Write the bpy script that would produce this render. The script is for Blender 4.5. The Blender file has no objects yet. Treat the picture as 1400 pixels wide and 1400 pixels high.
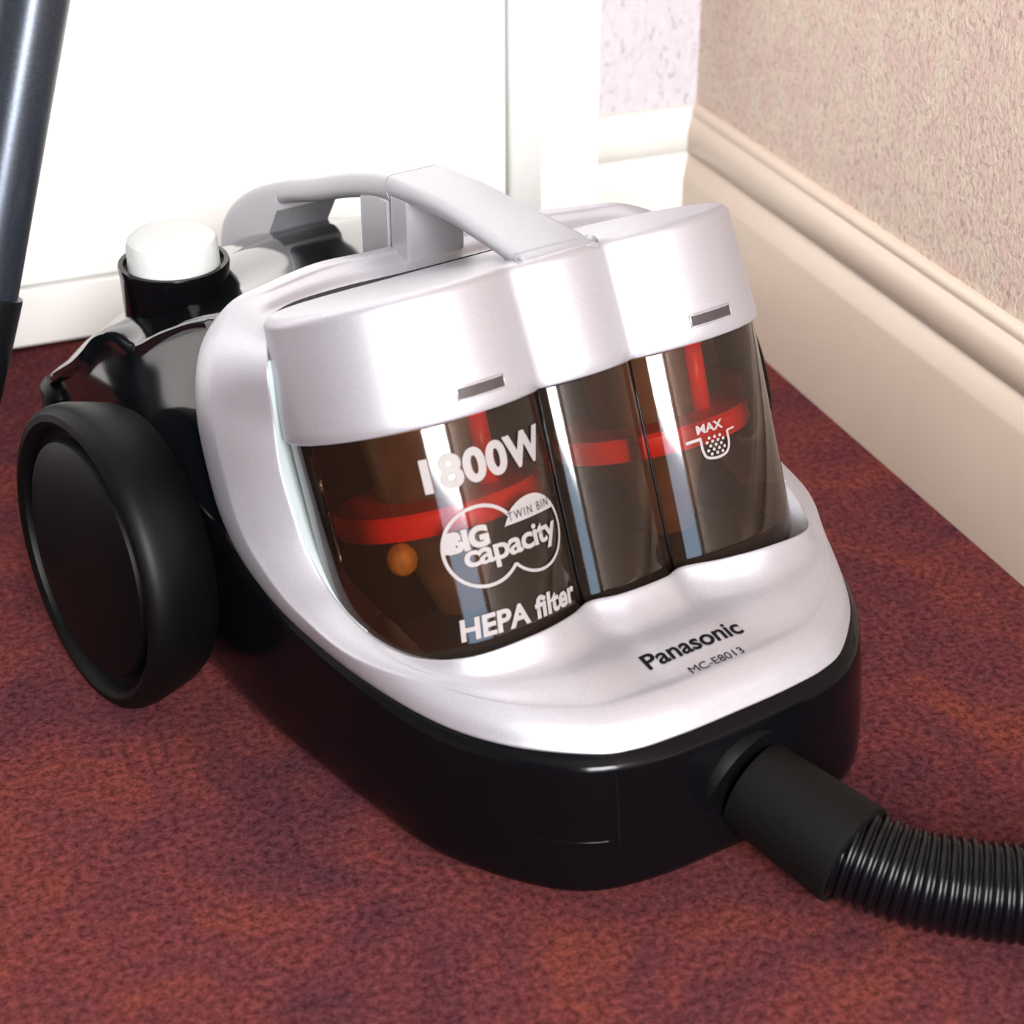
import bpy, bmesh, math, random
import numpy as np
from mathutils import Vector, Matrix
from mathutils.bvhtree import BVHTree

S = bpy.context.scene
COL = S.collection
PI = math.pi
random.seed(4)

# ------------------------------------------------------------------ camera
CAM_H = 0.5
yaw, pitch, roll = math.radians(20.9929), math.radians(30.8821), math.radians(-0.27475)
cy, sy, cp, sp = math.cos(yaw), math.sin(yaw), math.cos(pitch), math.sin(pitch)
fwd = Vector((sy * cp, cy * cp, -sp))
rgt = Vector((cy, -sy, 0.0))
upv = rgt.cross(fwd)
r2 = math.cos(roll) * rgt + math.sin(roll) * upv
u2 = -math.sin(roll) * rgt + math.cos(roll) * upv
cam_d = bpy.data.cameras.new('camera')
cam_d.sensor_width = 36.0
cam_d.lens = 2500.0 / 1400.0 * 36.0
cam_d.clip_start = 0.01
cam_d.dof.use_dof = True
cam_d.dof.focus_distance = 0.80
cam_d.dof.aperture_fstop = 11.0
cam = bpy.data.objects.new('camera', cam_d)
COL.objects.link(cam)
mw = Matrix((r2, u2, -fwd)).transposed().to_4x4()
mw.translation = Vector((0, 0, CAM_H))
cam.matrix_world = mw
S.camera = cam

# ------------------------------------------------------------------ view + light
S.view_settings.view_transform = 'Standard'
S.view_settings.look = 'None'
S.view_settings.gamma = 1.0
S.view_settings.use_curve_mapping = False
S.view_settings.exposure = 0.65
S.cycles.use_denoising = True
S.cycles.max_bounces = 8
S.cycles.transparent_max_bounces = 16
S.cycles.sample_clamp_indirect = 6.0

world = bpy.data.worlds.new('sky')
S.world = world
world.use_nodes = True
bg = world.node_tree.nodes['Background']
bg.inputs[0].default_value = (0.75, 0.88, 1.0, 1)
bg.inputs[1].default_value = 1.0

WIN_X0, WIN_X1, WIN_Z0, WIN_Z1, WIN_Y = -0.43, 0.43, 0.08, 2.00, -1.6
WIN_ZM = 0.55        # glazed door: sky above this height, shaded ground outside below it


def window_light(name, z0, z1, energy, col):
    ld = bpy.data.lights.new(name, 'AREA')
    ld.shape = 'RECTANGLE'
    ld.size = WIN_X1 - WIN_X0
    ld.size_y = z1 - z0
    ld.energy = energy
    ld.color = col
    lo = bpy.data.objects.new(name, ld)
    COL.objects.link(lo)
    lo.location = ((WIN_X0 + WIN_X1) / 2, WIN_Y - 0.03, (z0 + z1) / 2)
    lo.rotation_euler = (math.radians(90), 0, 0)       # shines along its -Z: towards +Y


window_light('window_daylight', WIN_ZM, WIN_Z1, 150.0, (1.0, 0.985, 0.965))
window_light('window_ground_light', WIN_Z0, WIN_ZM, 4.0, (0.45, 0.70, 1.0))


# ------------------------------------------------------------------ materials
def nodes_of(name):
    m = bpy.data.materials.new(name)
    m.use_nodes = True
    nt = m.node_tree
    return m, nt, nt.nodes['Principled BSDF']


def noise(nt, scale, detail=4, rough=0.6, vec=None, dist=0.0):
    n = nt.nodes.new('ShaderNodeTexNoise')
    n.inputs['Scale'].default_value = scale
    n.inputs['Detail'].default_value = detail
    n.inputs['Roughness'].default_value = rough
    n.inputs['Distortion'].default_value = dist
    if vec is not None:
        nt.links.new(vec, n.inputs['Vector'])
    return n


def objcoord(nt, scale=(1, 1, 1)):
    tc = nt.nodes.new('ShaderNodeTexCoord')
    mp = nt.nodes.new('ShaderNodeMapping')
    mp.inputs['Scale'].default_value = scale
    nt.links.new(tc.outputs['Object'], mp.inputs['Vector'])
    return mp.outputs['Vector']


def ramp(nt, fac, stops):
    r = nt.nodes.new('ShaderNodeValToRGB')
    e = r.color_ramp.elements
    while len(e) < len(stops):
        e.new(0.5)
    for el, (p, c) in zip(e, stops):
        el.position = p
        el.color = (*c, 1)
    nt.links.new(fac, r.inputs['Fac'])
    return r.outputs['Color']


def bump(nt, bsdf, height, strength, distance):
    b = nt.nodes.new('ShaderNodeBump')
    b.inputs['Strength'].default_value = strength
    b.inputs['Distance'].default_value = distance
    nt.links.new(height, b.inputs['Height'])
    nt.links.new(b.outputs['Normal'], bsdf.inputs['Normal'])


def plastic(name, base, rough, metallic=0.0, grain=0.0, gscale=900, coat=0.0, spec=0.5):
    m, nt, b = nodes_of(name)
    v = objcoord(nt)
    n = noise(nt, gscale, 3, 0.6, v)
    k = 1.0 + grain
    c0 = tuple(x * (1 - grain) for x in base)
    c1 = tuple(min(1, x * k) for x in base)
    nt.links.new(ramp(nt, n.outputs['Fac'], [(0.3, c0), (0.7, c1)]), b.inputs['Base Color'])
    b.inputs['Roughness'].default_value = rough
    b.inputs['Metallic'].default_value = metallic
    b.inputs['Specular IOR Level'].default_value = spec
    b.inputs['Coat Weight'].default_value = coat
    b.inputs['Coat Roughness'].default_value = 0.08
    return m


M = {}
M['silver'] = plastic('silver_paint', (0.43, 0.425, 0.465), 0.42, 0.72, 0.08, 1500)
M['silver_handle'] = plastic('silver_handle_paint', (0.36, 0.36, 0.39), 0.40, 0.6, 0.08, 1500)
M['black'] = plastic('black_gloss_plastic', (0.0016, 0.0016, 0.0022), 0.14, 0, 0.1, 60, 0, 0.16)
M['black_panel'] = plastic('black_satin_panel', (0.003, 0.0035, 0.0045), 0.10, 0, 0.1, 60)
M['tyre'] = plastic('black_wheel_plastic', (0.0010, 0.0010, 0.0012), 0.46, 0, 0.2, 300, 0, 0.11)
M['cuff'] = plastic('black_matt_cuff', (0.0026, 0.0024, 0.0024), 0.55, 0, 0.15, 500, 0, 0.12)
M['hose'] = plastic('black_hose_vinyl', (0.0016, 0.0017, 0.0026), 0.24, 0, 0.1, 300, 0, 0.3)
M['liner'] = plastic('pale_inner_plastic', (0.50, 0.56, 0.57), 0.4, 0, 0.02, 200)
M['slot'] = plastic('dark_slot', (0.030, 0.022, 0.022), 0.5, 0, 0.2, 400)
M['wand'] = plastic('dark_metal_tube', (0.030, 0.036, 0.048), 0.30, 0.6, 0.25, 700)
M['wand_black'] = plastic('black_wand_collar', (0.003, 0.003, 0.004), 0.35, 0, 0.1, 300, 0, 0.3)
M['knob'] = plastic('off_white_knob', (0.40, 0.42, 0.415), 0.40, 0, 0.02, 200)
M['red'] = plastic('red_filter_plastic', (0.90, 0.022, 0.012), 0.35, 0, 0.05, 200)
M['brown'] = plastic('brown_cyclone_plastic', (0.13, 0.06, 0.026), 0.6, 0, 0.25, 90)
M['amber'] = plastic('amber_dust', (0.55, 0.24, 0.03), 0.6, 0, 0.3, 200)
M['dust'] = plastic('dark_dust', (0.018, 0.012, 0.009), 0.95, 0, 0.5, 150)
M['print_white'] = plastic('white_print', (0.205, 0.185, 0.185), 0.5, 0, 0.03, 300, 0, 0.2)
M['print_grey'] = plastic('dark_print', (0.02, 0.018, 0.02), 0.5, 0, 0.1, 300, 0, 0.1)
M['print_black'] = plastic('black_print', (0.003, 0.003, 0.004), 0.5, 0, 0.1, 300, 0, 0.1)
M['door'] = plastic('white_gloss_paint', (0.86, 0.86, 0.85), 0.3, 0, 0.012, 14)
M['trim'] = plastic('cream_gloss_paint', (0.52, 0.42, 0.345), 0.32, 0, 0.02, 14)
M['trim_back'] = plastic('trim_paint_dimmed', (0.44, 0.43, 0.405), 0.34, 0, 0.02, 14)  # back baseboard: colour darkened to offset the strong light on that wall
M['ceiling'] = plastic('room_paint', (0.22, 0.21, 0.205), 0.8, 0, 0.02, 10)
M['dark_gap'] = plastic('dark_gap', (0.004, 0.004, 0.004), 0.9, 0, 0, 100, 0, 0.0)


def smoke_clear(name, tint, ior=1.5, rough=0.07, f0=0.05):
    """thin smoked plastic: tinted see-through with a Fresnel surface gloss"""
    m, nt, b = nodes_of(name)
    nt.nodes.remove(b)
    out = nt.nodes['Material Output']
    tr = nt.nodes.new('ShaderNodeBsdfTransparent')
    tr.inputs[0].default_value = (*tint, 1)
    gl = nt.nodes.new('ShaderNodeBsdfGlossy')
    gl.inputs['Color'].default_value = (1, 1, 1, 1)
    gl.inputs['Roughness'].default_value = rough
    di = nt.nodes.new('ShaderNodeBsdfDiffuse')
    di.inputs[0].default_value = (0.075, 0.042, 0.024, 1)
    m0 = nt.nodes.new('ShaderNodeMixShader')
    m0.inputs[0].default_value = 0.08
    nt.links.new(tr.outputs[0], m0.inputs[1])
    nt.links.new(di.outputs[0], m0.inputs[2])
    fr = nt.nodes.new('ShaderNodeFresnel')
    fr.inputs['IOR'].default_value = ior
    mx = nt.nodes.new('ShaderNodeMixShader')
    nt.links.new(fr.outputs[0], mx.inputs[0])
    nt.links.new(m0.outputs[0], mx.inputs[1])
    nt.links.new(gl.outputs[0], mx.inputs[2])
    nt.links.new(mx.outputs[0], out.inputs['Surface'])
    return m


M['smoke'] = smoke_clear('smoked_clear_plastic', (0.44, 0.335, 0.265))


def wallpaper():
    m, nt, b = nodes_of('embossed_wallpaper')
    v = objcoord(nt, (1, 1, 0.75))
    n1 = noise(nt, 330, 4, 0.62, v, 0.6)
    n2 = noise(nt, 70, 3, 0.5, v)
    c1 = ramp(nt, n1.outputs['Fac'], [(0.28, (0.36, 0.27, 0.235)), (0.48, (0.58, 0.475, 0.42)), (0.72, (0.66, 0.555, 0.49))])
    c2 = ramp(nt, n2.outputs['Fac'], [(0.35, (0.97, 0.87, 0.86)), (0.65, (1.0, 1.0, 0.93))])
    mx = nt.nodes.new('ShaderNodeMixRGB')
    mx.blend_type = 'MULTIPLY'
    mx.inputs[0].default_value = 1.0
    nt.links.new(c1, mx.inputs[1])
    nt.links.new(c2, mx.inputs[2])
    nt.links.new(mx.outputs[0], b.inputs['Base Color'])
    b.inputs['Roughness'].default_value = 0.75
    bump(nt, b, n1.outputs['Fac'], 0.55, 0.0025)
    return m


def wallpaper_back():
    m, nt, b = nodes_of('embossed_wallpaper_dimmed')  # right wall's paper recoloured: strong window light is offset in the colour
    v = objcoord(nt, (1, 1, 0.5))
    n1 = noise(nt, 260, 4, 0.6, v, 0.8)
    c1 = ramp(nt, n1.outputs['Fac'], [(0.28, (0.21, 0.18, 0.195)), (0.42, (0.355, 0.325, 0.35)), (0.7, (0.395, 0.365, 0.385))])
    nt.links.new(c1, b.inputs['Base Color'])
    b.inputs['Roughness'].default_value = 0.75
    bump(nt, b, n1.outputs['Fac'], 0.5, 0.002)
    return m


def carpet_mat(name, fibre):
    m, nt, b = nodes_of(name)
    if fibre:
        g = nt.nodes.new('ShaderNodeNewGeometry')
        v = g.outputs['Position']
    else:
        v = objcoord(nt)
    mpv = nt.nodes.new('ShaderNodeMapping')
    mpv.inputs['Scale'].default_value = (1, 1, 0.0)
    nt.links.new(v, mpv.inputs['Vector'])
    v = mpv.outputs['Vector']
    big = noise(nt, 13, 4, 0.62, v, 1.2)
    fine = noise(nt, 300, 4, 0.75, v)
    c1 = ramp(nt, big.outputs['Fac'], [(0.30, (0.050, 0.0165, 0.0215)), (0.46, (0.072, 0.0205, 0.0220)),
                                       (0.56, (0.086, 0.0225, 0.0215)), (0.70, (0.108, 0.0280, 0.0200))])
    c2 = ramp(nt, fine.outputs['Fac'], [(0.34, (0.42, 0.40, 0.45)), (0.5, (0.95, 0.95, 1.0)), (0.66, (1.55, 1.52, 1.42))])
    mx = nt.nodes.new('ShaderNodeMixRGB')
    mx.blend_type = 'MULTIPLY'
    mx.inputs[0].default_value = 1.0
    nt.links.new(c1, mx.inputs[1])
    nt.links.new(c2, mx.inputs[2])
    nt.links.new(mx.outputs[0], b.inputs['Base Color'])
    b.inputs['Roughness'].default_value = 0.95
    b.inputs['Specular IOR Level'].default_value = 0.0
    if not fibre:
        bump(nt, b, fine.outputs['Fac'], 0.6, 0.004)
    return m


M['wallpaper'] = wallpaper()
M['wallpaper_back'] = wallpaper_back()
M['carpet'] = carpet_mat('red_carpet_backing', False)
M['pile'] = carpet_mat('red_carpet_pile', True)


# ------------------------------------------------------------------ helpers
def link_mesh(name, verts, faces, mat, parent=None, smooth=True, kind=None):
    me = bpy.data.meshes.new(name)
    me.from_pydata([tuple(map(float, v)) for v in verts], [], faces)
    me.validate()
    bm = bmesh.new()
    bm.from_mesh(me)
    bmesh.ops.remove_doubles(bm, verts=bm.verts, dist=1e-6)
    bmesh.ops.recalc_face_normals(bm, faces=bm.faces)
    bm.to_mesh(me)
    bm.free()
    if smooth:
        me.polygons.foreach_set('use_smooth', [True] * len(me.polygons))
    me.materials.append(mat)
    o = bpy.data.objects.new(name, me)
    COL.objects.link(o)
    if parent is not None:
        o.parent = parent
    if kind:
        o['kind'] = kind
    return o


def sharp(o, deg=35):
    me = o.data
    bm = bmesh.new()
    bm.from_mesh(me)
    lim = math.radians(deg)
    for e in bm.edges:
        if len(e.link_faces) == 2 and e.calc_face_angle(0) > lim:
            e.smooth = False
    bm.to_mesh(me)
    bm.free()
    return o


def catmull(P, n, closed=False):
    """resample a polyline of points (k x d) to n points per span"""
    P = np.asarray(P, float)
    k = len(P)
    out = []
    spans = k if closed else k - 1
    for i in range(spans):
        if closed:
            p0, p1, p2, p3 = P[(i - 1) % k], P[i], P[(i + 1) % k], P[(i + 2) % k]
        else:
            p1, p2 = P[i], P[i + 1]
            p0 = P[i - 1] if i > 0 else 2 * p1 - p2
            p3 = P[i + 2] if i + 2 < k else 2 * p2 - p1
        for j in range(n):
            t = j / n
            out.append(0.5 * ((2 * p1) + (-p0 + p2) * t + (2 * p0 - 5 * p1 + 4 * p2 - p3) * t * t + (-p0 + 3 * p1 - 3 * p2 + p3) * t ** 3))
    if not closed:
        out.append(P[-1])
    return np.array(out)


def grid_faces(R, C, closed_c=False, closed_r=False, off=0):
    f = []
    for i in range(R if closed_r else R - 1):
        for j in range(C if closed_c else C - 1):
            a, b_ = i, (i + 1) % R
            c, d = j, (j + 1) % C
            f.append((off + a * C + c, off + a * C + d, off + b_ * C + d, off + b_ * C + c))
    return f


def loft(name, rows, mat, parent=None, closed_c=False, closed_r=False, caps=(False, False), deg=None, kind=None):
    R, C = len(rows), len(rows[0])
    verts = [p for r in rows for p in r]
    faces = grid_faces(R, C, closed_c, closed_r)
    if caps[0]:
        faces.append(tuple(range(C)))
    if caps[1]:
        faces.append(tuple((R - 1) * C + i for i in range(C)))
    o = link_mesh(name, verts, faces, mat, parent, True, kind)
    if deg:
        sharp(o, deg)
    return o


def frame_of(axis):
    a = Vector(axis).normalized()
    u = a.cross(Vector((0, 0, 1)))
    if u.length < 1e-4:
        u = Vector((1, 0, 0))
    u.normalize()
    return a, u, a.cross(u)


def lathe(name, prof, origin, axis, mat, parent=None, seg=64, deg=30):
    """prof: list of (distance along axis, radius)"""
    a, u, v = frame_of(axis)
    o0 = Vector(origin)
    rows = []
    for d, r in prof:
        r = max(r, 1e-5)
        rows.append([o0 + a * d + (u * math.cos(2 * PI * i / seg) + v * math.sin(2 * PI * i / seg)) * r for i in range(seg)])
    return loft(name, rows, mat, parent, closed_c=True, caps=(True, True), deg=deg)


def tube(name, pts, rad, mat, parent=None, seg=10, caps=(True, True)):
    pts = [Vector(p) for p in pts]
    rads = rad if hasattr(rad, '__len__') else [rad] * len(pts)
    rows = []
    t0 = (pts[1] - pts[0]).normalized()
    u = t0.orthogonal().normalized()
    for i, p in enumerate(pts):
        t = (pts[min(i + 1, len(pts) - 1)] - pts[max(i - 1, 0)]).normalized()
        u = (u - t * u.dot(t)).normalized()
        v = t.cross(u)
        rows.append([p + (u * math.cos(2 * PI * k / seg) + v * math.sin(2 * PI * k / seg)) * rads[i] for k in range(seg)])
    return loft(name, rows, mat, parent, closed_c=True, caps=caps)


def box(name, lo_, hi_, mat, parent=None, bevel=0.0, kind=None, seg=2):
    bm = bmesh.new()
    bmesh.ops.create_cube(bm, size=1.0)
    for v in bm.verts:
        v.co = Vector([lo_[i] + (v.co[i] + 0.5) * (hi_[i] - lo_[i]) for i in range(3)])
    if bevel:
        bmesh.ops.bevel(bm, geom=list(bm.edges), offset=bevel, segments=seg, affect='EDGES', profile=0.7)
    me = bpy.data.meshes.new(name)
    bm.to_mesh(me)
    bm.free()
    me.materials.append(mat)
    o = bpy.data.objects.new(name, me)
    COL.objects.link(o)
    if parent is not None:
        o.parent = parent
    if kind:
        o['kind'] = kind
    return o


def thing(name, label, cat, loc=(0, 0, 0), rotz=0.0, group=None):
    o = bpy.data.objects.new(name, None)
    o.empty_display_size = 0.05
    COL.objects.link(o)
    o.location = loc
    o.rotation_euler = (0, 0, rotz)
    o['label'] = label
    o['category'] = cat
    if group:
        o['group'] = group
    return o


# ------------------------------------------------------------------ the room
XR, XSK = 0.524, 0.512            # right wall plane, skirting face
YB, YD = 1.030, 1.0745            # back wall plane, door face
XL, YF, ZC = -2.2, WIN_Y, 2.4
XA0, XA1 = 0.412, 0.447           # jamb / architrave
box('floor', (XL, YF, -0.05), (XR + 0.1, YD + 0.1, 0.0), M['carpet'], kind='structure')
box('ceiling', (XL, YF, ZC), (XR + 0.1, YD + 0.1, ZC + 0.05), M['ceiling'], kind='structure')
box('wall_right', (XR, YF, 0.0), (XR + 0.1, YD + 0.1, ZC), M['wallpaper'], kind='structure')
box('wall_back', (XA1 - 0.012, YB, 0.0), (XR, YD + 0.1, ZC), M['wallpaper_back'], kind='structure')
box('wall_left', (XL - 0.1, YF, 0.0), (XL, YD + 0.1, ZC), M['ceiling'], kind='structure')
o = box('wall_back_left', (XL, YB, 0.0), (-0.45, YD + 0.1, ZC), M['wallpaper_back'], kind='structure')
# front wall around the window opening
bmv, bmf = [], []


def add_box(vs, fs, lo_, hi_):
    b0 = len(vs)
    for z in (lo_[2], hi_[2]):
        for x, y in ((lo_[0], lo_[1]), (hi_[0], lo_[1]), (hi_[0], hi_[1]), (lo_[0], hi_[1])):
            vs.append((x, y, z))
    fs += [(b0, b0 + 3, b0 + 2, b0 + 1), (b0 + 4, b0 + 5, b0 + 6, b0 + 7)]
    for i in range(4):
        j = (i + 1) % 4
        fs.append((b0 + i, b0 + j, b0 + 4 + j, b0 + 4 + i))


add_box(bmv, bmf, (XL, YF - 0.1, 0), (WIN_X0, YF, ZC))
add_box(bmv, bmf, (WIN_X1, YF - 0.1, 0), (XR + 0.1, YF, ZC))
add_box(bmv, bmf, (WIN_X0, YF - 0.1, 0), (WIN_X1, YF, WIN_Z0))
add_box(bmv, bmf, (WIN_X0, YF - 0.1, WIN_Z1), (WIN_X1, YF, ZC))
link_mesh('wall_front', bmv, bmf, M['ceiling'], None, False, 'structure')


def skirting_profile():
    # (protrusion, height)
    pts = [(0.014, 0.0), (0.014, 0.0755), (0.0132, 0.0775), (0.0105, 0.085), (0.0078, 0.0885), (0.0068, 0.0902), (0.0088, 0.0925),
           (0.0102, 0.097), (0.0104, 0.102), (0.0096, 0.107), (0.0078, 0.111), (0.0052, 0.1132), (0.0048, 0.114), (0.0052, 0.1152),
           (0.0044, 0.1185), (0.002, 0.120), (0.0, 0.1202)]
    return pts


def skirting(name, p0, p1, nrm, mat):
    rows = []
    for q in (p0, p1):
        rows.append([(q[0] + nrm[0] * a, q[1] + nrm[1] * a, z) for a, z in skirting_profile()])
    o = loft(name, rows, mat, kind='structure')
    return sharp(o, 50)


skirting('baseboard_right', (XR, YB), (XR, YF), (-1, 0), M['trim'])
skirting('baseboard_back', (XA1, YB), (XR, YB), (0, -1), M['trim_back'])
# shoe of the carpet under the board: thin dark joint
# door frame and architrave
jm = []
o = box('trim_1', (XA0, YB - 0.012, 0.0), (XA0 + 0.006, YD + 0.1, 2.06), M['door'], kind='structure', bevel=0.001)
pv = [(0.0, 0.0), (0.0, 0.012), (0.003, 0.0165), (0.008, 0.0165), (0.010, 0.0145), (0.018, 0.0145), (0.020, 0.018), (0.026, 0.020), (0.029, 0.018), (0.029, 0.0)]
rows = [[(XA0 + 0.006 + a, YB - d, z) for a, d in pv] for z in (0.0, 2.06)]
o = loft('trim_2', rows, M['door'], kind='structure')
sharp(o, 30)

# door leaf: slab, kick board strip
d = bpy.data.objects.new('door_1', None)
COL.objects.link(d)
d['kind'] = 'structure'
d.location = (0, 0, 0)
o = box('door_panel', (-0.40, YD + 0.003, 0.0425), (XA0 - 0.0022, YD + 0.04, 2.03), M['door'], d, 0.0018)
o = box('kick_board', (-0.40, YD, 0.0035), (XA0 - 0.0022, YD + 0.04, 0.0405), M['door'], d, 0.0012)
o = box('threshold_gap', (-0.45, YD + 0.042, 0.0), (XA0 + 0.006, YD + 0.05, 2.06), M['dark_gap'], d)
box('trim_3', (-0.45, YB - 0.012, 0.0), (-0.402, YD + 0.1, 2.06), M['door'], kind='structure', bevel=0.001)
box('trim_4', (-0.45, YB - 0.012, 2.035), (XA0 + 0.006, YD + 0.1, 2.10), M['door'], kind='structure', bevel=0.001)
box('wall_over_door', (-0.45, YB, 2.10), (XA1, YD + 0.1, ZC), M['wallpaper_back'], kind='structure')
# window frame in the wall behind the camera
wf = bpy.data.objects.new('window_1', None)
COL.objects.link(wf)
wf['kind'] = 'structure'
for nm, a, b_ in (('frame_stile', (WIN_X0, WIN_Z0), (WIN_X0 + 0.04, WIN_Z1)), ('frame_stile', (WIN_X1 - 0.04, WIN_Z0), (WIN_X1, WIN_Z1)),
                  ('frame_rail', (WIN_X0 + 0.04, WIN_Z0), (WIN_X1 - 0.04, WIN_Z0 + 0.05)), ('frame_rail', (WIN_X0 + 0.04, WIN_Z1 - 0.05), (WIN_X1 - 0.04, WIN_Z1))):
    box(nm, (a[0], YF - 0.02, a[1]), (b_[0], YF + 0.02, b_[1]), M['door'], wf, 0.003)

# ------------------------------------------------------------------ the vacuum cleaner
ROT = math.radians(12.0)
OX, OY = 0.25514, 0.63697
VAC = thing('vacuum_cleaner', 'silver and black cylinder vacuum cleaner with two smoked clear dust bins on red carpet', 'vacuum cleaner', (OX, OY, 0), ROT)


def loc2w(p):
    c, s = math.cos(ROT), math.sin(ROT)
    return Vector((OX + p[0] * c - p[1] * s, OY + p[0] * s + p[1] * c, p[2]))


TAU = math.radians(22.23)
BDEL = math.radians(1.38)
NV = np.array([0, math.sin(TAU), math.cos(TAU)])
NVR = (-math.sin(TAU) * math.sin(BDEL), math.sin(TAU) * math.cos(BDEL), math.cos(TAU))
TV = np.array([0, math.cos(TAU), -math.sin(TAU)])


def B3(X, t, n):
    p = np.array([X, 0, 0]) + t * TV + n * NV
    c, s = math.cos(BDEL), math.sin(BDEL)
    return np.array([p[0] * c - p[1] * s - 0.0016, p[0] * s + p[1] * c + 0.0015, p[2]])


# ---- lower body outline, shared by the silver shell: left half, front centre to back centre
# station: O (shell lip), C (crease), I (inner edge), bulge
ST = [
    ((0.000, -0.141, 0.0700), (0.000, -0.1285, 0.0815), (0.000, -0.0800, 0.0945), 0.0),
    ((-0.0150, -0.141, 0.0700), (-0.0140, -0.1283, 0.0815), (-0.0125, -0.0790, 0.0942), 0.0),
    ((-0.0280, -0.1405, 0.0700), (-0.0260, -0.1280, 0.0815), (-0.0235, -0.0745, 0.0925), 0.0),
    ((-0.0460, -0.1385, 0.0700), (-0.0420, -0.1260, 0.0813), (-0.0380, -0.0825, 0.0955), 0.0),
    ((-0.062, -0.132, 0.0700), (-0.056, -0.1215, 0.0810), (-0.058, -0.0875, 0.0972), 0.0),
    ((-0.085, -0.111, 0.0700), (-0.078, -0.1040, 0.0810), (-0.084, -0.0820, 0.0935), 0.0010),
    ((-0.101, -0.084, 0.0705), (-0.096, -0.0780, 0.0815), (-0.0995, -0.0635, 0.0885), 0.0030),
    ((-0.1125, -0.048, 0.0735), (-0.1125, -0.0460, 0.083), (-0.1070, -0.0410, 0.0905), 0.0045),
    ((-0.120, -0.004, 0.078), (-0.1180, -0.0090, 0.087), (-0.1095, -0.0170, 0.0965), 0.0055),
    ((-0.1245, 0.026, 0.089), (-0.1210, 0.0150, 0.098), (-0.1110, -0.0010, 0.1090), 0.0060),
    ((-0.1255, 0.045, 0.1015), (-0.1220, 0.0300, 0.110), (-0.1120, 0.0080, 0.1240), 0.0060),
    ((-0.1250, 0.057, 0.1165), (-0.1210, 0.0410, 0.125), (-0.1120, 0.0160, 0.1390), 0.0060),
    ((-0.1245, 0.066, 0.147), (-0.1205, 0.0510, 0.150), (-0.1108, 0.0210, 0.1560), 0.0060),
    ((-0.1170, 0.073, 0.171), (-0.1150, 0.0580, 0.173), (-0.1106, 0.0240, 0.1790), 0.0050),
    ((-0.1000, 0.082, 0.1815), (-0.1000, 0.0720, 0.1840), (-0.0990, 0.0440, 0.1880), 0.0025),
    ((-0.0790, 0.087, 0.1850), (-0.0800, 0.0780, 0.1855), (-0.0830, 0.0605, 0.1865), 0.0012),
    ((-0.0500, 0.099, 0.1830), (-0.0500, 0.0890, 0.1840), (-0.0540, 0.0680, 0.1845), 0.0010),
    ((-0.0250, 0.098, 0.1825), (-0.0250, 0.0890, 0.1835), (-0.0250, 0.0680, 0.1840), 0.0010),
    ((0.0000, 0.098, 0.1820), (0.0000, 0.0890, 0.1835), (0.0000, 0.0680, 0.1840), 0.0010),
]


def shell_stations():
    half = catmull([np.concatenate([np.array(o_), np.array(c_), np.array(i_), [b_]]) for o_, c_, i_, b_ in ST], 6)
    full = list(half)
    mir = []
    for s_ in half[1:-1][::-1]:
        q = s_.copy()
        for k in (0, 3, 6):
            q[k] *= -1
        mir.append(q)
    full = full + mir          # front centre -> left -> back centre -> right
    return np.array(full)


def build_shell():
    st = shell_stations()
    K = len(st)
    cols = []
    for i, s_ in enumerate(st):
        O_, C_, I_, b_ = s_[0:3], s_[3:6], s_[6:9], s_[9]
        tan = st[(i + 1) % K][3:6] - st[(i - 1) % K][3:6]
        wv = I_ - O_
        n = np.cross(tan, wv)
        n /= (np.linalg.norm(n) + 1e-12)
        ref = C_ - np.array([0, 0.02, 0.04])
        if n @ ref < 0:
            n = -n
        fw = max(0.0, 1 - b_ / 0.004)               # 1 at the nose, 0 on the side arms
        out = O_ - np.array([0, 0.02, 0]); out[2] = 0; out /= np.linalg.norm(out)
        p = []
        p.append(O_ - out * 0.005 - np.array([0, 0, 0.001]))
        p.append(O_)
        p.append(O_ + (C_ - O_) * 0.18 + out * 0.0012 * fw + n * b_ * 0.45)
        p.append(O_ + (C_ - O_) * 0.55 + (out * 0.0022 + np.array([0, 0, 0.0012])) * fw + n * b_ * 0.8)
        p.append(C_ + n * b_ + np.array([0, 0, 0.0008]) * fw)
        p.append(C_ + (I_ - C_) * 0.12 + n * b_ * 1.0 - np.array([0, 0, 0.0004]) * fw)
        p.append(C_ + (I_ - C_) * 0.45 + n * b_ * 0.8 - np.array([0, 0, 0.0012]) * fw)
        p.append(C_ + (I_ - C_) * 0.72 + n * b_ * 0.5 - np.array([0, 0, 0.0042]) * fw)
        p.append(C_ + (I_ - C_) * 0.90 + n * b_ * 0.22 - np.array([0, 0, 0.0026]) * fw)
        p.append(I_)
        sgn = -np.sign(I_[0]) if abs(I_[0]) > 0.03 else 0.0
        inn = np.array([0.0135 * sgn * (1 - fw), 0.013 - 0.003 * fw, -0.003 - 0.011 * fw])
        p.append(I_ + inn * 0.10 + n * 0.0002)
        p.append(I_ + inn * 0.30)
        p.append(I_ + inn * 0.7)
        p.append(I_ + inn)
        cols.append(p)
    cols = [catmull(p, 3) for p in cols]
    rows = [[cols[c][r] for c in range(K)] for r in range(len(cols[0]))]
    return loft('body_shell', rows, M['silver'], VAC, closed_c=True)


shell = build_shell()


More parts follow.
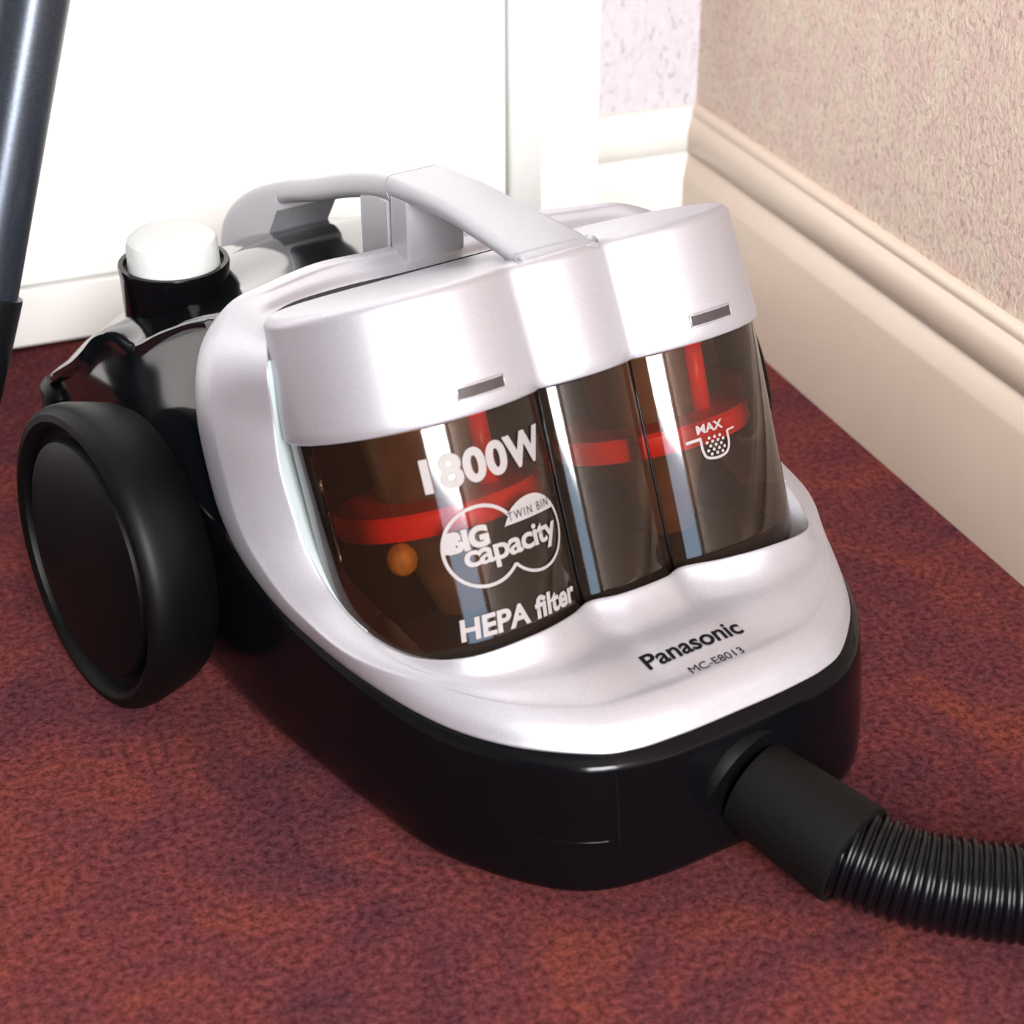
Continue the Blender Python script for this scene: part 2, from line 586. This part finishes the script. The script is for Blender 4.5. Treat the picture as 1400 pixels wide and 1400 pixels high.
def build_liner(side):
    # pale inner rim of the side arm, laid on the inner wall of the shell
    st = shell_stations()
    L_ = []
    for s_ in st:
        if s_[6] * side < 0 or s_[9] < 0.0045 or s_[7] > 0.05:
            continue
        I_ = s_[6:9]
        inn = np.array([0.0135 * -np.sign(I_[0]), 0.013, -0.003])
        off = np.array([0.0, -0.0007, 0.0004])
        L_.append([I_ + inn * f + off for f in (-0.02, 0.06, 0.3, 0.6, 0.85, 1.02)])
    o_ = loft('rim_liner', L_, M['liner'], shell)
    o_['label'] = 'pale inner rim'
    return o_


build_liner(-1)
build_liner(1)
shell['label'] = 'silver nose and rim around the bins'

# ---- black lower body
HB = [  # half outline at (top lip, bulge, bottom edge, underside)
    ((0.0, -0.1395, 0.0700), (0.0, -0.1490, 0.040), (0.0, -0.1500, 0.012), (0.0, -0.142, 0.006)),
    ((-0.037, -0.1385, 0.0700), (-0.040, -0.1470, 0.040), (-0.042, -0.1475, 0.012), (-0.040, -0.139, 0.006)),
    ((-0.0615, -0.1305, 0.0700), (-0.069, -0.1370, 0.040), (-0.070, -0.1380, 0.012), (-0.066, -0.131, 0.006)),
    ((-0.084, -0.1100, 0.0700), (-0.091, -0.1150, 0.040), (-0.090, -0.1160, 0.012), (-0.085, -0.110, 0.006)),
    ((-0.100, -0.0835, 0.0705), (-0.108, -0.0850, 0.040), (-0.106, -0.0850, 0.012), (-0.100, -0.082, 0.006)),
    ((-0.1115, -0.048, 0.0735), (-0.1170, -0.048, 0.042), (-0.113, -0.0480, 0.012), (-0.107, -0.046, 0.006)),
    ((-0.119, -0.004, 0.078), (-0.1230, -0.004, 0.044), (-0.119, -0.0040, 0.012), (-0.113, -0.004, 0.006)),
    ((-0.1235, 0.028, 0.088), (-0.1270, 0.0300, 0.046), (-0.123, 0.0300, 0.012), (-0.117, 0.030, 0.006)),
    ((-0.1265, 0.080, 0.100), (-0.1290, 0.0800, 0.050), (-0.124, 0.0800, 0.012), (-0.118, 0.080, 0.006)),
    ((-0.1265, 0.150, 0.090), (-0.1290, 0.1500, 0.050), (-0.124, 0.1500, 0.014), (-0.118, 0.150, 0.008)),
    ((-0.120, 0.215, 0.070), (-0.1230, 0.2180, 0.045), (-0.118, 0.2150, 0.018), (-0.112, 0.210, 0.012)),
    ((-0.100, 0.255, 0.055), (-0.1030, 0.2600, 0.040), (-0.098, 0.2560, 0.022), (-0.092, 0.250, 0.016)),
    ((-0.060, 0.272, 0.050), (-0.0600, 0.2780, 0.038), (-0.058, 0.2740, 0.024), (-0.054, 0.268, 0.018)),
    ((0.0, 0.276, 0.050), (0.0, 0.2820, 0.038), (0.0, 0.2780, 0.024), (0.0, 0.272, 0.018)),
]


def build_base():
    half = catmull([np.concatenate([np.array(x) for x in s_]) for s_ in HB], 5)
    full = list(half)
    for s_ in half[1:-1][::-1]:
        q = s_.copy()
        for k in (0, 3, 6, 9):
            q[k] *= -1
        full.append(q)
    cols = []
    for s_ in full:
        a, b_, c_, e_ = s_[0:3], s_[3:6], s_[6:9], s_[9:12]
        ins = a * np.array([0.93, 0.93, 1.0])
        p = [ins * np.array([0.8, 0.8, 1]) - np.array([0, 0, 0.006]), ins, a]
        o_ = np.array([b_[0] - a[0], b_[1] - a[1], 0.0])
        drop = a[2] - b_[2]
        a1 = a + o_ * 0.42 - np.array([0, 0, 0.07 * drop])
        a2 = a + o_ * 0.72 - np.array([0, 0, 0.24 * drop])
        p += list(catmull([a, a1, a2, b_, c_, e_], 5))[1:]
        cols.append(p)
    rows = [[c_[r] for c_ in cols] for r in range(len(cols[0]))]
    return loft('lower_body', rows, M['black'], VAC, closed_c=True, caps=(True, True), deg=60)


base_o = build_base()


# ---- rear motor housing: sections along Y, sheared to lean with the bins in front
def build_housing():
    # y, shear, lip height, top height, side scale
    SEC = [
        (0.034, 0.40, 0.150, 0.164, 0.93),
        (0.052, 0.28, 0.162, 0.172, 0.965),
        (0.074, 0.06, 0.1715, 0.175, 0.99),
        (0.092, 0.00, 0.1725, 0.175, 1.0),
        (0.111, 0.00, 0.1660, 0.172, 1.0),
        (0.130, 0.00, 0.1555, 0.169, 1.0),
        (0.150, 0.00, 0.1430, 0.166, 1.0),
        (0.174, 0.00, 0.1400, 0.162, 1.0),
        (0.189, 0.00, 0.1330, 0.159, 1.0),
        (0.199, 0.00, 0.1225, 0.156, 1.0),
        (0.212, 0.00, 0.1120, 0.152, 0.995),
        (0.235, 0.00, 0.0980, 0.143, 0.98),
        (0.260, 0.00, 0.0830, 0.128, 0.95),
        (0.285, 0.00, 0.0680, 0.102, 0.88),
        (0.300, 0.00, 0.0540, 0.074, 0.78),
        (0.305, 0.00, 0.0440, 0.052, 0.70),
    ]
    def side(z):
        return 0.128 - 0.018 * (max(0.0, z - 0.085) / 0.07) ** 2 - 0.010 * (max(0.0, 0.06 - z) / 0.045) ** 2
    rows = []
    for y, sh, lz, tz, k in catmull(np.array(SEC), 5):
        hw = side(lz) * k
        h = [(0, tz), (0.022, tz - 0.0006), (0.045, tz - 0.12 * (tz - lz)), (0.070, tz - 0.36 * (tz - lz)), (hw - 0.018, lz + 0.26 * (tz - lz)),
             (hw - 0.006, lz + 0.06 * (tz - lz) + 0.0004), (hw + 0.0012, lz), (hw + 0.0034, lz - 0.0020), (hw + 0.0034, lz - 0.0060), (side(lz - 0.0085) * k, lz - 0.0085)]
        for i in range(1, 11):
            z = (lz - 0.0085) + (0.020 - (lz - 0.0085)) * i / 10
            h.append((side(z) * k, z))
        pts = [np.array([-a, y + sh * (z - 0.12), z]) for a, z in h[::-1]] + [np.array([a, y + sh * (z - 0.12), z]) for a, z in h[1:]]
        rows.append(pts)
    return loft('motor_housing', rows, M['black_panel'], VAC, caps=(True, True), deg=50)


housing = build_housing()

# ---- dust bins: outline in (X, t)
LC, LT, LR = 0.055, -0.0577, 0.0528
SX = 0.0231
ST_T = LT - math.sqrt(LR * LR - (LC - SX) ** 2)


def bin_outline(off=0.0, seam=0.0012):
    r = LR + off
    a0 = math.asin((LC - SX) / LR)                    # seam angle on the left lobe, from -t towards +X
    pts = []
    # middle column, left seam to right seam (slightly proud arc)
    sag = 0.0062
    m = 14
    mid = []
    for i in range(m + 1):
        x = -SX + 2 * SX * i / m
        t = ST_T - off - sag * (1 - (x / SX) ** 2)
        mid.append((x, t))
    right = []
    k = 44
    for i in range(k + 1):
        a = -a0 + (PI - 0.42 + a0) * i / k
        right.append((LC + r * math.sin(a), LT - r * math.cos(a)))
    left = [(-x, t) for x, t in right[::-1]]
    groove_r = [(SX + 0.0002, ST_T - off + seam)]
    groove_l = [(-SX - 0.0002, ST_T - off + seam)]
    return left[:-1] + groove_l + mid[1:-1] + groove_r + right[1:]


def ring_at(off, n, seam=0.0012):
    return [B3(x, t, n) for x, t in bin_outline(off, seam)]


bin_rows = [ring_at(-0.006, 0.0445), ring_at(-0.002, 0.0462), ring_at(0.0, 0.050)]
for n_ in np.linspace(0.06, 0.1445, 10):
    bin_rows.append(ring_at(0.0, n_))
dust_bin = loft('dust_bin', bin_rows, M['smoke'], VAC, closed_c=True, caps=(True, False), deg=50)
dust_bin['label'] = 'smoked clear twin dust bin'

lid_rows = [ring_at(-0.0015, 0.1452, 0.0004), ring_at(0.0016, 0.1452, 0.0004), ring_at(0.0022, 0.1460, 0.0003)]
for n_ in np.linspace(0.150, 0.1905, 8):
    lid_rows.append(ring_at(0.0020 - 0.0030 * (n_ - 0.15) / 0.0385, n_, 0.0001))
for a in (15, 35, 55, 75, 90):
    ra = math.radians(a)
    lid_rows.append(ring_at(-0.0010 - 0.0045 * (1 - math.cos(ra)), 0.1905 + 0.0045 * math.sin(ra), 0.0))


def inset_row(f, n):
    return [B3(x * f if True else x, LT + 0.004 + (t - LT - 0.004) * f, n) for x, t in bin_outline(-0.0055, 0.0)]


for f, n_ in ((0.96, 0.1952), (0.85, 0.1957), (0.6, 0.1961), (0.3, 0.1962)):
    lid_rows.append(inset_row(f, n_))
lid = loft('bin_lid', lid_rows, M['silver'], VAC, closed_c=True, caps=(False, True))
lid['label'] = 'silver lid over both bins'
# lid parting line at the far left
# latch slots
def on_lobe(cx, s, n, off=0.0):
    a = s / LR
    return B3(cx + (LR + off) * math.sin(a), LT - (LR + off) * math.cos(a), n)


def lobe_patch(name, cx, s0, s1, n0, n1, off, mat, parent, k=8, thick=0.0):
    rows = []
    for n_ in (n0, n1):
        rows.append([on_lobe(cx, s0 + (s1 - s0) * i / k, n_, off) for i in range(k + 1)])
    return loft(name, rows, mat, parent)


for cx, s0, s1 in ((-LC, -0.0097, 0.0112), (LC, -0.0070, 0.0142)):
    # recess shown as a dark slot with a raised rim
    rows = []
    k = 10
    cut = lobe_patch('latch_slot', cx, s0, s1, 0.1518, 0.1566, 0.0024, M['slot'], lid, 10)
    ring = []
    for i in range(k + 1):
        ring.append(on_lobe(cx, s0 + (s1 - s0) * i / k, 0.1518, 0.0022))
    for i in range(k + 1):
        ring.append(on_lobe(cx, s1 + (s0 - s1) * i / k, 0.1566, 0.0022))
    tube('slot_rim', ring + [ring[0]], 0.00045, M['silver'], lid, 6)

# bin seams and rim lines
for sx in (-1, 1):
    pts = [B3(sx * SX, ST_T + 0.0004, n_) for n_ in np.linspace(0.047, 0.1445, 6)]
    tube('bin_seam', pts, 0.00055, M['black'], dust_bin, 6)
# base of the bins: dark dust lying in them, and the cyclone inserts
for sx in (-1, 1):
    c = sx * LC
    base_c = B3(c, LT, 0.0)
    lathe('cyclone_body', [(0.058, 0.006), (0.060, 0.010), (0.098, 0.022), (0.1010, 0.024), (0.112, 0.024), (0.143, 0.026), (0.1435, 0.010)], base_c, NVR, M['brown'], dust_bin, 40)
    lathe('red_ring', [(0.1010, 0.026), (0.1012, 0.0425), (0.1030, 0.0435), (0.1095, 0.0435), (0.1112, 0.0425), (0.1120, 0.030), (0.1121, 0.024)], base_c, NVR, M['red'], dust_bin, 56)
    tube('red_fin', [B3(c + sx * 0.0 + 0.012, LT - 0.0235, 0.112), B3(c + 0.012, LT - 0.0255, 0.143)], 0.0042, M['red'], dust_bin, 8)
    lathe('dust_layer', [(0.0475, 0.046), (0.056, 0.046), (0.059, 0.036), (0.060, 0.0)], base_c, NVR, M['dust'], dust_bin, 40)
pp = [B3(-LC - 0.034, LT - 0.024, 0.094 + 0.0066 * math.sin(PI * (k_ / 10 - 0.5))) for k_ in range(11)]
tube('amber_clip', pp, [0.0003 + 0.0058 * math.cos(PI * (k_ / 10 - 0.5)) for k_ in range(11)], M['amber'], dust_bin, 20)
# dark liner behind the bins so the smoke reads against the body
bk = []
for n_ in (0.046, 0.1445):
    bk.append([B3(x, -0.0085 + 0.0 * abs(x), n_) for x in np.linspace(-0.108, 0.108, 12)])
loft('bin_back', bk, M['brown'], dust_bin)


# ---- lettering -----------------------------------------------------------------
def text_mesh(body, width=None, height=None, bold=0.0, shear=0.0, space=1.0):
    cu = bpy.data.curves.new('lettering', 'FONT')
    cu.body = body
    cu.size = 1.0
    cu.offset = bold
    cu.shear = shear
    cu.space_character = space
    cu.resolution_u = 6
    to = bpy.data.objects.new('lettering', cu)
    COL.objects.link(to)
    dg = bpy.context.evaluated_depsgraph_get()
    me = bpy.data.meshes.new_from_object(to.evaluated_get(dg))
    bpy.data.objects.remove(to)
    bpy.data.curves.remove(cu)
    bm = bmesh.new()
    bm.from_mesh(me)
    bpy.data.meshes.remove(me)
    xs = [v.co.x for v in bm.verts]
    ys = [v.co.y for v in bm.verts]
    x0, x1 = min(xs), max(xs)
    capm = 0.70
    sx_ = (width / (x1 - x0)) if width else (height / capm)
    sy_ = (height / capm) if height else sx_
    for v in bm.verts:
        v.co.x = (v.co.x - x0) * sx_
        v.co.y = v.co.y * sy_
        v.co.z = 0
    return bm


def slice_x(bm, step):
    xs = [v.co.x for v in bm.verts]
    x = min(xs) + step
    while x < max(xs):
        bmesh.ops.bisect_plane(bm, geom=list(bm.verts) + list(bm.edges) + list(bm.faces), plane_co=(x, 0, 0), plane_no=(1, 0, 0))
        x += step
    return bm


def put_on(bm, fn, name, mat, parent, label=None):
    for v in bm.verts:
        v.co = Vector(fn(v.co.x, v.co.y))
    me = bpy.data.meshes.new(name)
    bm.to_mesh(me)
    bm.free()
    me.materials.append(mat)
    o = bpy.data.objects.new(name, me)
    COL.objects.link(o)
    o.parent = parent
    if label:
        o['label'] = label
    return o


def lobe_fn(cx, s0, n0, off=0.0006):
    return lambda x, y: on_lobe(cx, s0 + x, n0 + y, off)


def lobe_text(body, cx, s0, s1, n0, h, bold, mat, name='lettering', off=0.0006, shear=0.0, space=1.0, label=None):
    bm = slice_x(text_mesh(body, s1 - s0, h, bold, shear, space), 0.003)
    return put_on(bm, lobe_fn(cx, s0, n0, off), name, mat, dust_bin, label)


lobe_text('1800W', -LC, -0.0295, 0.0256, 0.1206, 0.0122, 0.045, M['print_white'], space=1.08, label='white power rating print')
lobe_text('HEPA filter', -LC, -0.0292, 0.0262, 0.0605, 0.0082, 0.034, M['print_white'], shear=0.12, label='white filter print')
lobe_text('BIG', -LC, -0.0262, -0.0095, 0.0955, 0.0075, 0.060, M['print_white'], label='bold white word in the badge')
lobe_text('capacity', -LC, -0.0210, 0.0230, 0.0885, 0.0088, 0.025, M['print_white'], space=0.93, label='white word across the badge')
lobe_text('TWIN BIN', -LC, -0.0004, 0.0212, 0.1012, 0.0034, 0.0, M['print_grey'], off=0.0009, space=1.25, label='dark words on the white cap')
lobe_text('MAX', LC, -0.0135, -0.0010, 0.1083, 0.0036, 0.03, M['print_white'], label='white fill mark word')


def ribbon(pts, wd, fn, name, mat, parent, label=None):
    """flat printed line of width wd following 2-D points on a surface"""
    P = np.array(pts, float)
    L, R_ = [], []
    for i in range(len(P)):
        t = P[min(i + 1, len(P) - 1)] - P[max(i - 1, 0)]
        t /= np.linalg.norm(t) + 1e-12
        nn = np.array([-t[1], t[0]]) * wd / 2
        L.append(fn(*(P[i] + nn)))
        R_.append(fn(*(P[i] - nn)))
    o = loft(name, [L, R_], mat, parent)
    if label:
        o['label'] = label
    return o


# twin circle badge: union outline of two circles
c1, R1, c2, R2 = np.array([-0.0127, 0.0951]), 0.0157, np.array([0.0110, 0.0932]), 0.0148
fnL = lobe_fn(-LC, 0.0, 0.0, 0.0006)
dd = np.linalg.norm(c2 - c1)
aa = (R1 ** 2 - R2 ** 2 + dd ** 2) / (2 * dd)
hh = math.sqrt(R1 ** 2 - aa ** 2)
ex = (c2 - c1) / dd
ey = np.array([-ex[1], ex[0]])
up_pt, dn_pt = c1 + ex * aa + ey * hh, c1 + ex * aa - ey * hh


def arc(c, R, a0, a1, k=40):
    return [c + R * np.array([math.cos(a0 + (a1 - a0) * i / k), math.sin(a0 + (a1 - a0) * i / k)]) for i in range(k + 1)]


def ang(c, p):
    return math.atan2(p[1] - c[1], p[0] - c[0])


a_up, a_dn = ang(c1, up_pt), ang(c1, dn_pt)
ribbon(arc(c1, R1, a_up, a_dn + 2 * PI), 0.0014, fnL, 'badge_outline', M['print_white'], dust_bin)
b_up, b_dn = ang(c2, up_pt), ang(c2, dn_pt)
ribbon(arc(c2, R2, b_up, b_dn), 0.0012, fnL, 'badge_outline', M['print_white'], dust_bin)
# white cap of the right-hand circle
cut_n = 0.0998
rows_t, rows_b = [], []
xs_ = np.linspace(up_pt[0] - 0.0040, c2[0] + math.sqrt(R2 ** 2 - (cut_n - c2[1]) ** 2), 40)
for x in xs_:
    top = c2[1] + math.sqrt(max(0.0, R2 ** 2 - (x - c2[0]) ** 2))
    rows_t.append(fnL(x, max(top, cut_n)))
    rows_b.append(fnL(x, cut_n))
loft('badge_cap', [rows_t, rows_b], M['print_white'], dust_bin)
# white band behind the bold word, left part of the big circle
rows_t, rows_b = [], []
for x in np.linspace(c1[0] - R1 + 0.0003, -0.0230, 12):
    dz = math.sqrt(max(0.0, R1 ** 2 - (x - c1[0]) ** 2))
    rows_t.append(fnL(x, min(0.1030, c1[1] + dz)))
    rows_b.append(fnL(x, max(0.0952, c1[1] - dz)))
loft('badge_band', [rows_t, rows_b], M['print_white'], dust_bin)
# fill mark on the right bin
fnR = lobe_fn(LC, 0.0, 0.0, 0.0006)
ribbon([(-0.0190, 0.1058), (-0.0122, 0.1062)], 0.0013, fnR, 'fill_line', M['print_white'], dust_bin)
ribbon([(0.0006, 0.1066), (0.0044, 0.1068)], 0.0008, fnR, 'fill_line', M['print_white'], dust_bin)
ucurve = catmull(np.array([(-0.0125, 0.1064), (-0.0123, 0.1010), (-0.0108, 0.0978), (-0.0060, 0.0968), (-0.0016, 0.0978), (0.0003, 0.1010), (0.0006, 0.1068)]), 5)
ribbon(ucurve, 0.0011, fnR, 'fill_cup', M['print_white'], dust_bin)
q_ = 0
for j, nn_ in enumerate((0.0988, 0.1005, 0.1022, 0.1039, 0.1056)):
    for i in range(4 if j % 2 else 3):
        sx_ = -0.0086 + i * 0.0026 - (0.0013 if j % 2 else 0)
        if sx_ < -0.0105 or sx_ > -0.0010:
            continue
        cpt = [(sx_ + 0.0007 * math.cos(2 * PI * k / 8), nn_ + 0.0007 * math.sin(2 * PI * k / 8)) for k in range(8)]
        link_mesh('fill_dot', [fnR(*c_) for c_ in cpt], [tuple(range(8))], M['print_white'], dust_bin, False)

# nose print, laid on the shell by casting straight down
bms = bmesh.new()
bms.from_mesh(shell.data)
bvh = BVHTree.FromBMesh(bms)


def nose_fn(x0, y0):
    def f(x, y):
        h = bvh.ray_cast(Vector((x0 + x, y0 + y, 0.13)), Vector((0, 0, -1)))
        z = h[0].z if h[0] is not None else 0.085
        return (x0 + x, y0 + y, z + 0.0003)
    return f


def cut_y(bm, step):
    ys = [v.co.y for v in bm.verts]
    y = min(ys) + step
    while y < max(ys):
        bmesh.ops.bisect_plane(bm, geom=list(bm.verts) + list(bm.edges) + list(bm.faces), plane_co=(0, y, 0), plane_no=(0, 1, 0))
        y += step
    return bm


bmt = cut_y(slice_x(text_mesh('Panasonic', 0.0472, 0.0078, 0.022), 0.004), 0.002)
put_on(bmt, nose_fn(-0.0236, -0.1155), 'nose_lettering', M['print_black'], shell, 'bold black maker lettering')
bmt = cut_y(slice_x(text_mesh('MC-E8013', 0.0262, 0.0039, 0.0), 0.004), 0.002)
put_on(bmt, nose_fn(-0.0102, -0.1255), 'nose_lettering', M['print_black'], shell, 'thin black model lettering')

# ---- seams on the bumper
bmb = bmesh.new()
bmb.from_mesh(base_o.data)
bvb = BVHTree.FromBMesh(bmb)
for sx in (-1, 1):
    pts = []
    for z in np.linspace(0.064, 0.030 if sx < 0 else 0.056, 9):
        h = bvb.ray_cast(Vector((sx * 0.057, -0.3, float(z))), Vector((0, 1, 0)))
        if h[0] is not None:
            pts.append(h[0])
    tube('bumper_seam', pts, 0.0005, M['dark_gap'], base_o, 6)
pts = []
for x in np.linspace(-0.085, -0.057, 8):
    h = bvb.ray_cast(Vector((float(x), -0.3, 0.034)), Vector((0, 1, 0)))
    if h[0] is not None:
        pts.append(h[0])
tube('bumper_seam', pts, 0.0003, M['black'], base_o, 6)

# ---- carry handle: front half on the lid, rear half on the body
HT = catmull(np.array([(-0.0185, 0.2165), (-0.0140, 0.2192), (0.026, 0.2202), (0.060, 0.2200), (0.0955, 0.2170)]), 8)
HT2 = catmull(np.array([(0.0963, 0.2169), (0.115, 0.2125), (0.140, 0.2045), (0.170, 0.1930), (0.203, 0.1815), (0.237, 0.1665), (0.262, 0.1500), (0.275, 0.1350), (0.2790, 0.1180), (0.2780, 0.0980)]), 8)


def plate(name, path, thick, hw_fn, mat, parent, round_=0.0035):
    P = np.array(path)
    rows = []
    for i, (y, z) in enumerate(P):
        t = P[min(i + 1, len(P) - 1)] - P[max(i - 1, 0)]
        t /= np.linalg.norm(t)
        n = np.array([-t[1], t[0]])
        hw = hw_fn(i / (len(P) - 1))
        th = thick(i / (len(P) - 1)) if callable(thick) else thick
        r = min(round_, th * 0.45)
        sec = []
        for (cx, cd, a0) in ((hw - r, -r, 0), (-(hw - r), -r, 90), (-(hw - r), -(th - r), 180), (hw - r, -(th - r), 270)):
            for a in (0, 30, 60, 90):
                ra = math.radians(a0 + a)
                sec.append((cx + r * math.cos(ra), cd + r * math.sin(ra)))
        rows.append([(sx_, y + n[0] * d_, z + n[1] * d_) for sx_, d_ in sec])
    return loft(name, rows, mat, parent, closed_c=True, caps=(True, True), deg=50)


fh = plate('release_handle', HT, lambda u: 0.006 + 0.004 * u, lambda u: 0.0200 - 0.005 * min(1, u / 0.6), M['silver_handle'], VAC)
fh['label'] = 'silver front half of the carry handle'
rh = plate('carry_handle', HT2, lambda u: 0.0115 + 0.010 * max(0, u - 0.55), lambda u: 0.0150 + 0.002 * u, M['silver_handle'], VAC)
rh['label'] = 'silver rear half of the carry handle'


def post(name, y0, y1, z0, z1, hw, mat, parent, lean=0.0):
    vs = []
    return box(name, (-hw, y0, z0), (hw, y1, z1), mat, parent, 0.003, seg=3)


post('handle_post', 0.0780, 0.0938, 0.176, 0.212, 0.0146, M['silver_handle'], fh)
post('handle_post', 0.0950, 0.1215, 0.158, 0.206, 0.0146, M['silver_handle'], rh)
leg = [(0.224, 0.096), (0.221, 0.130), (0.214, 0.152), (0.204, 0.1660), (0.205, 0.1740), (0.235, 0.1600), (0.256, 0.1480), (0.268, 0.1340), (0.2735, 0.1180), (0.2735, 0.096)]
hl = loft('handle_post', [[(x, y, z) for y, z in leg] for x in (-0.0166, -0.0060, 0.0060, 0.0166)], M['silver_handle'], rh, closed_c=True, caps=(True, True), deg=35)

# ---- white control knob in its holder on the rear left
KX, KY = -0.0825, 0.180
lathe('knob_holder', [(0.085, 0.0235), (0.110, 0.0248), (0.1580, 0.0255), (0.1625, 0.0260), (0.1638, 0.0256), (0.1638, 0.0234), (0.1600, 0.0230), (0.1595, 0.0)], (KX, KY, 0), (0, 0, 1), M['black'], VAC, 56)
kn = lathe('control_knob', [(0.1600, 0.0216), (0.1720, 0.0212), (0.1752, 0.0203), (0.1772, 0.0178), (0.1780, 0.0134), (0.1782, 0.0)], (KX, KY, 0), (0, 0, 1), M['knob'], VAC, 56)
kn['label'] = 'round white knob'

# ---- wheels
for sx in (-1, 1):
    ax = Vector((sx * 0.9962, sx * -0.0673 * (-1) * (-1) if sx > 0 else -0.0673, 0.0554)).normalized()
    if sx > 0:
        ax = Vector((0.9962, -0.0673, 0.0554)).normalized()
    wc = Vector((sx * 0.1688, 0.1026, 0.0696))
    R = 0.0696
    prof = [(-0.033, 0.030), (-0.0335, R * 0.80), (-0.0315, R * 0.885), (-0.026, R * 0.935), (-0.017, R * 0.97), (-0.008, R), (-0.003, R), (0.0005, R * 0.985), (0.0025, R * 0.955), (0.0030, R * 0.91), (0.0015, R * 0.875), (-0.0030, R * 0.85),
            (-0.0035, R * 0.82)]
    wh = lathe('wheel', prof, wc, ax, M['tyre'], VAC, 96)
    lathe('hub_cap', [(-0.006, R * 0.80), (-0.0020, R * 0.79), (0.0010, R * 0.77), (0.0030, R * 0.70), (0.0055, R * 0.45), (0.0062, R * 0.2), (0.0064, 0.0)], wc, ax, M['tyre'], wh, 72)
    lathe('wheel_mount', [(-0.060, 0.034), (-0.030, 0.032), (-0.020, 0.030), (-0.0195, 0.02)], wc, ax, M['tyre'], VAC, 64)
# rear fender block
fr = loft('rear_bumper', [[(x, y, z) for x, y in ((-0.132, 0.244), (-0.116, 0.240), (-0.104, 0.258), (-0.110, 0.274), (-0.128, 0.268))] for z in (0.030, 0.056, 0.080)], M['tyre'], VAC, closed_c=True, caps=(True, True), deg=30)
fr.modifiers.new('bevel', 'BEVEL').width = 0.004

# ---- hose port on the nose
lathe('hose_port', [(-0.020, 0.0275), (0.000, 0.0266), (0.0045, 0.0248), (0.0050, 0.0214), (0.0, 0.0205)], (0.004, -0.1400, 0.036), (0.012, -0.062, -0.012), M['tyre'], VAC, 56)

# ------------------------------------------------------------------ hose
HOSE = thing('vacuum_hose', 'black corrugated hose plugged into the front of the silver vacuum cleaner', 'hose', loc2w((0.018, -0.193, 0)), ROT)
inv = Vector((0.018, -0.193, 0))
A0, A1 = Vector((0.0062, -0.1465, 0.0350)), Vector((0.0185, -0.1935, 0.0262))
ax = (A1 - A0)
L = ax.length
lathe('hose_cuff', [(0.0, 0.0170), (0.0005, 0.0192), (L * 0.5, 0.0204), (L - 0.003, 0.0216), (L - 0.0005, 0.0214), (L, 0.0205), (L, 0.012)], A0 - inv, ax, M['cuff'], HOSE, 56)
cl = catmull(np.array([(0.0165, -0.1880, 0.0262), (0.0320, -0.2110, 0.0222), (0.0480, -0.2270, 0.0205), (0.0630, -0.2400, 0.0200), (0.0850, -0.2560, 0.0200), (0.1150, -0.2760, 0.0200), (0.1550, -0.3040, 0.0200)]), 120)
seg_l = np.concatenate([[0], np.cumsum(np.linalg.norm(np.diff(cl, axis=0), axis=1))])
PITCH = 0.0041
s_s = np.arange(0, seg_l[-1], PITCH / 8)
pts = [tuple(np.array([np.interp(s, seg_l, cl[:, k]) for k in range(3)]) - np.array(inv)) for s in s_s]
rad = [0.0174 + 0.0019 * (0.5 + 0.5 * math.cos(2 * PI * s / PITCH)) ** 0.7 for s in s_s]
tube('hose_tube', pts, rad, M['hose'], HOSE, 40)

# ------------------------------------------------------------------ wand leaning by the door
pa, pb = Vector((0.09676, 0.862, 0.2725)), Vector((0.05176, 0.835, 0.1453))
dirw = (pa - pb).normalized()
foot = pb - dirw * (pb.z / dirw.z) + dirw * 0.004
WAND = thing('vacuum_wand', 'dark metal vacuum tube leaning towards the white door at the left', 'vacuum tube', foot)
zero = Vector((0, 0, 0))
Lj = (pb - foot).length
lathe('wand_tube', [(Lj - 0.01, 0.010), (Lj - 0.01, 0.0168), (0.92, 0.0168), (0.921, 0.012)], zero, dirw, M['wand'], WAND, 48)
lathe('wand_collar', [(0.0, 0.012), (0.0, 0.0165), (Lj * 0.42, 0.0165), (Lj * 0.42 + 0.002, 0.0180), (Lj * 0.62, 0.0184), (Lj * 0.63, 0.0172), (Lj * 0.66, 0.0172), (Lj - 0.002, 0.0192), (Lj, 0.0190), (Lj, 0.012)], zero, dirw, M['wand_black'], WAND, 48)

# ------------------------------------------------------------------ carpet pile
def carpet_pile():
    x0, x1, y0, y1 = -0.05, XSK - 0.0015, 0.33, YD - 0.001
    vs, fs = [(x0, y0, 0.0004), (x1, y0, 0.0004), (x1, y1, 0.0004), (x0, y1, 0.0004)], [(0, 1, 2, 3)]
    o = link_mesh('carpet_pile', vs, fs, M['pile'], None, False, 'stuff')
    o['label'] = 'short red mottled carpet pile under the vacuum cleaner'
    o['category'] = 'carpet'
    md = o.modifiers.new('pile', 'PARTICLE_SYSTEM')
    ps = md.particle_system
    st = ps.settings
    st.type = 'HAIR'
    st.count = 260000
    st.hair_length = 0.0065
    st.hair_step = 3
    st.brownian_factor = 0.0016
    st.emit_from = 'FACE'
    st.use_even_distribution = True
    st.distribution = 'RAND'
    st.root_radius = 0.9
    st.tip_radius = 0.5
    st.radius_scale = 0.0011
    st.display_step = 2
    st.render_step = 2
    st.use_hair_bspline = False
    st.material = 1
    S.cycles_curves.shape = 'RIBBONS' if hasattr(S, 'cycles_curves') else None
    return o


carpet_pile()
